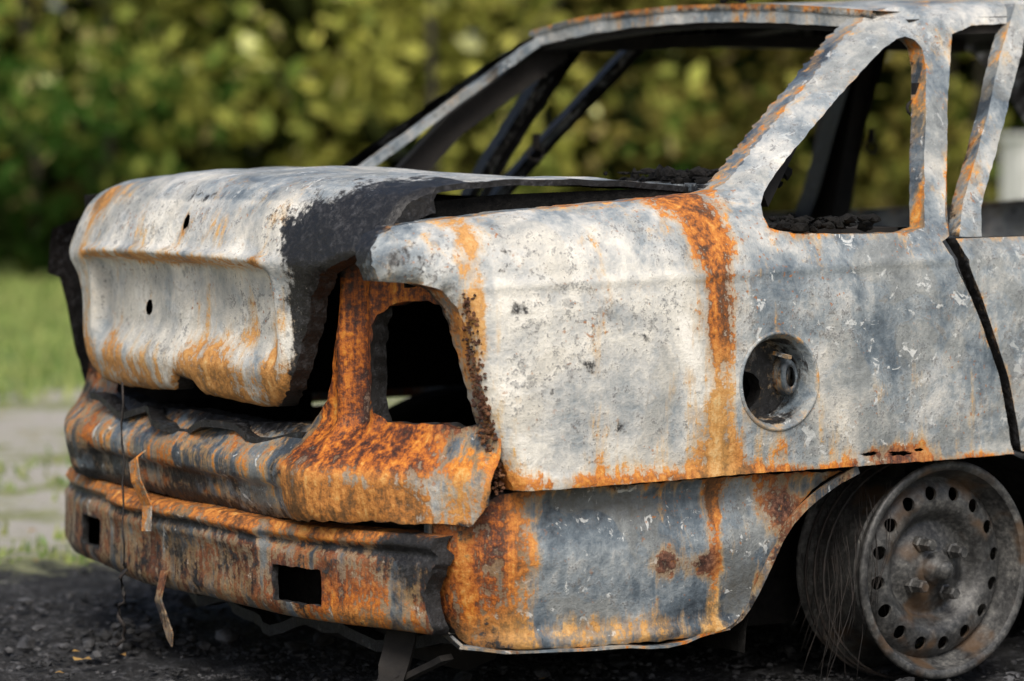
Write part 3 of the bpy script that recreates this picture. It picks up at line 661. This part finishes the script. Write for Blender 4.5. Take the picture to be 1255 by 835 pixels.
def foliage(name,N,d0,d1,l0,l1,z0,z1,size,kind,thr,seed):
    P=[];Cc=[];S=[]; r=random.Random(seed); k=0
    while len(P)<N and k<N*6:
        k+=1
        d=d0+(d1-d0)*r.random()**1.3; l=r.uniform(l0,l1); z=z0+(z1-z0)*r.random()
        c=nz(l*.9,z*1.1,d*.5); c2=nz(l*3.1,z*3.3,d*1.5)
        if c*.9+c2*.8+r.uniform(-.2,.2)<thr: continue
        hue=nz(l*.35+7,z*.5,d*.2)+.6*c2+.6*c+r.uniform(-.3,.3)
        if kind=='front':
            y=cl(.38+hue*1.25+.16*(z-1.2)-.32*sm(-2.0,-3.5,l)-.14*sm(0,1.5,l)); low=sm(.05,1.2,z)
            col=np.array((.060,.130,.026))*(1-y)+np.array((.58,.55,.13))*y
            if r.random()<.07: col=np.array((.84,.72,.30))  # sparse pale leaves: bright highlights put into the leaf colour
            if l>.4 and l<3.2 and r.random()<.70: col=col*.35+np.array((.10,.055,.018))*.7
            col=col*(.28+.72*low)*r.uniform(.5,1.4)  # shaded base painted into the leaf colour: darker towards the ground
        else:
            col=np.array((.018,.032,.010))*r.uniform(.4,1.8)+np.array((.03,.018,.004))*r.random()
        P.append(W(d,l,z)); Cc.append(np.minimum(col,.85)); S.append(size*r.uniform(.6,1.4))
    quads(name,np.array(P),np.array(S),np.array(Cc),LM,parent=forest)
foliage('near_foliage',34000,20.5,24.5,-11,13,.0,5.0,.085,'front',.12,5)
foliage('deep_foliage',26000,25,29,-20,22,0.,8.,.36,'back',-2.,6)
TR=simple('tree_bark',(.02,.016,.012),(.07,.06,.042),18,.9,0)
rr=random.Random(21); tb=Batch()
for i in range(34):
    l=rr.uniform(-12,14); d=rr.uniform(20.6,26); r0=rr.uniform(.03,.09); hh=rr.uniform(5,8)
    b=W(d,l,0); lean=rr.uniform(-.5,.5)
    pts=[(b[0]+lean*t*t*Rr.x+.1*nz(t*3,i),b[1]+lean*t*t*Rr.y+.1*nz(t*3,i+9),hh*t) for t in [k/7 for k in range(8)]]
    tb.add(pts,r0*2,r0*2,round_=True,taper=.3,dens=1.)
    for k in range(5):
        q=Vector(pts[rr.randint(1,5)]); dr=Vector((rr.uniform(-1,1),rr.uniform(-1,1),rr.uniform(.3,1))).normalized()*rr.uniform(.6,1.6)
        tb.add([tuple(q),tuple(q+dr*.5+Vector((0,0,.05))),tuple(q+dr)],r0*.6,r0*.6,round_=True,taper=.3,dens=1.)
tb.done('trunks_and_limbs',TR,forest)
def grass(name,N,d0,d1,l0,l1,h0,h1,maskfn):
    V=[];F=[];Cc=[]; r=random.Random(N); k=0
    while k<N:
        d=r.uniform(d0,d1); l=r.uniform(l0,l1)
        if not maskfn(d,l,r): 
            if r.random()<.5: k+=1
            continue
        k+=1
        p=W(d,l); hh=r.uniform(h0,h1); a=r.uniform(0,3.14); w=.006+.0004*d; bx,by=math.cos(a)*w,math.sin(a)*w; le=(r.gauss(0,.3)*hh,r.gauss(0,.3)*hh)
        o=len(V); V+= [(p[0]-bx,p[1]-by,0),(p[0]+bx,p[1]+by,0),(p[0]+le[0],p[1]+le[1],hh)]; F.append((o,o+1,o+2))
        y=r.random(); c=np.array((.20,.33,.08))*(1-y)+np.array((.56,.58,.22))*y; c=c*r.uniform(.7,1.2); Cc+= [tuple(c*.8)+(1,)]*2+[tuple(c)+(1,)]
    return mesh_obj(name,V,F,LM,None,Cc,smooth=False)
grass('grass_field',36000,11.3,21.5,-6,8,.03,.08,lambda d,l,r: d>11.6+1.2*nz(l*.8,d*.8)+r.uniform(-.4,.4))
grass('grass_tufts',16000,6.8,11.8,-3.5,4,.015,.04,lambda d,l,r: nz(l*1.6,d*1.1,4)+r.uniform(-.35,.15)+.25*sm(8.8,7.6,d)>.12)
pm=simple('weathered_white_paint',(.45,.45,.43),(.62,.62,.60),9,.8,0)
post=bpy.data.objects.new('concrete_post',None); COL.objects.link(post)
pp=W(19.5,3.27)
sweep('post_shaft',[(pp[0],pp[1],0),(pp[0],pp[1],1.0)],.16,.16,mat=pm,parent=post)
sweep('post_cap',[(pp[0],pp[1],1.0),(pp[0],pp[1],1.04)],.20,.20,mat=pm,parent=post)
# ------------------------------------------------------------ light, world, camera
w=bpy.data.worlds.new('World'); sc.world=w; w.use_nodes=True; nt=w.node_tree
sky=nt.nodes.new('ShaderNodeTexSky'); sky.sky_type='NISHITA'; sky.sun_disc=False
el=50; az=math.radians(214)
sky.sun_elevation=math.radians(el); sky.sun_rotation=az
sky.dust_density=4.0; sky.ozone_density=.5
nt.links.new(sky.outputs[0],nt.nodes['Background'].inputs[0]); nt.nodes['Background'].inputs[1].default_value=.15
sl=bpy.data.lights.new('sun','SUN'); sl.energy=2.8; sl.angle=math.radians(26); sl.color=(1,.97,.91)
so=bpy.data.objects.new('sun',sl); COL.objects.link(so)
sd=Vector((math.sin(az)*math.cos(math.radians(el)),math.cos(az)*math.cos(math.radians(el)),math.sin(math.radians(el))))
so.rotation_euler=sd.to_track_quat('Z','Y').to_euler()
cd=bpy.data.cameras.new('camera'); cam=bpy.data.objects.new('camera',cd); COL.objects.link(cam); sc.camera=cam
p=math.radians(3.66); a=H*math.cos(p)+Vector((0,0,-math.sin(p)))
cam.location=(-3.48,-4.80,.95); cam.rotation_euler=a.to_track_quat('-Z','Y').to_euler()
cd.sensor_width=36; cd.lens=3700*36/1255; cd.clip_end=1500; cd.clip_start=.05
cd.dof.use_dof=True; cd.dof.focus_distance=5.05; cd.dof.aperture_fstop=2.8
sc.view_settings.view_transform='Standard'; sc.view_settings.look='None'; sc.view_settings.exposure=0
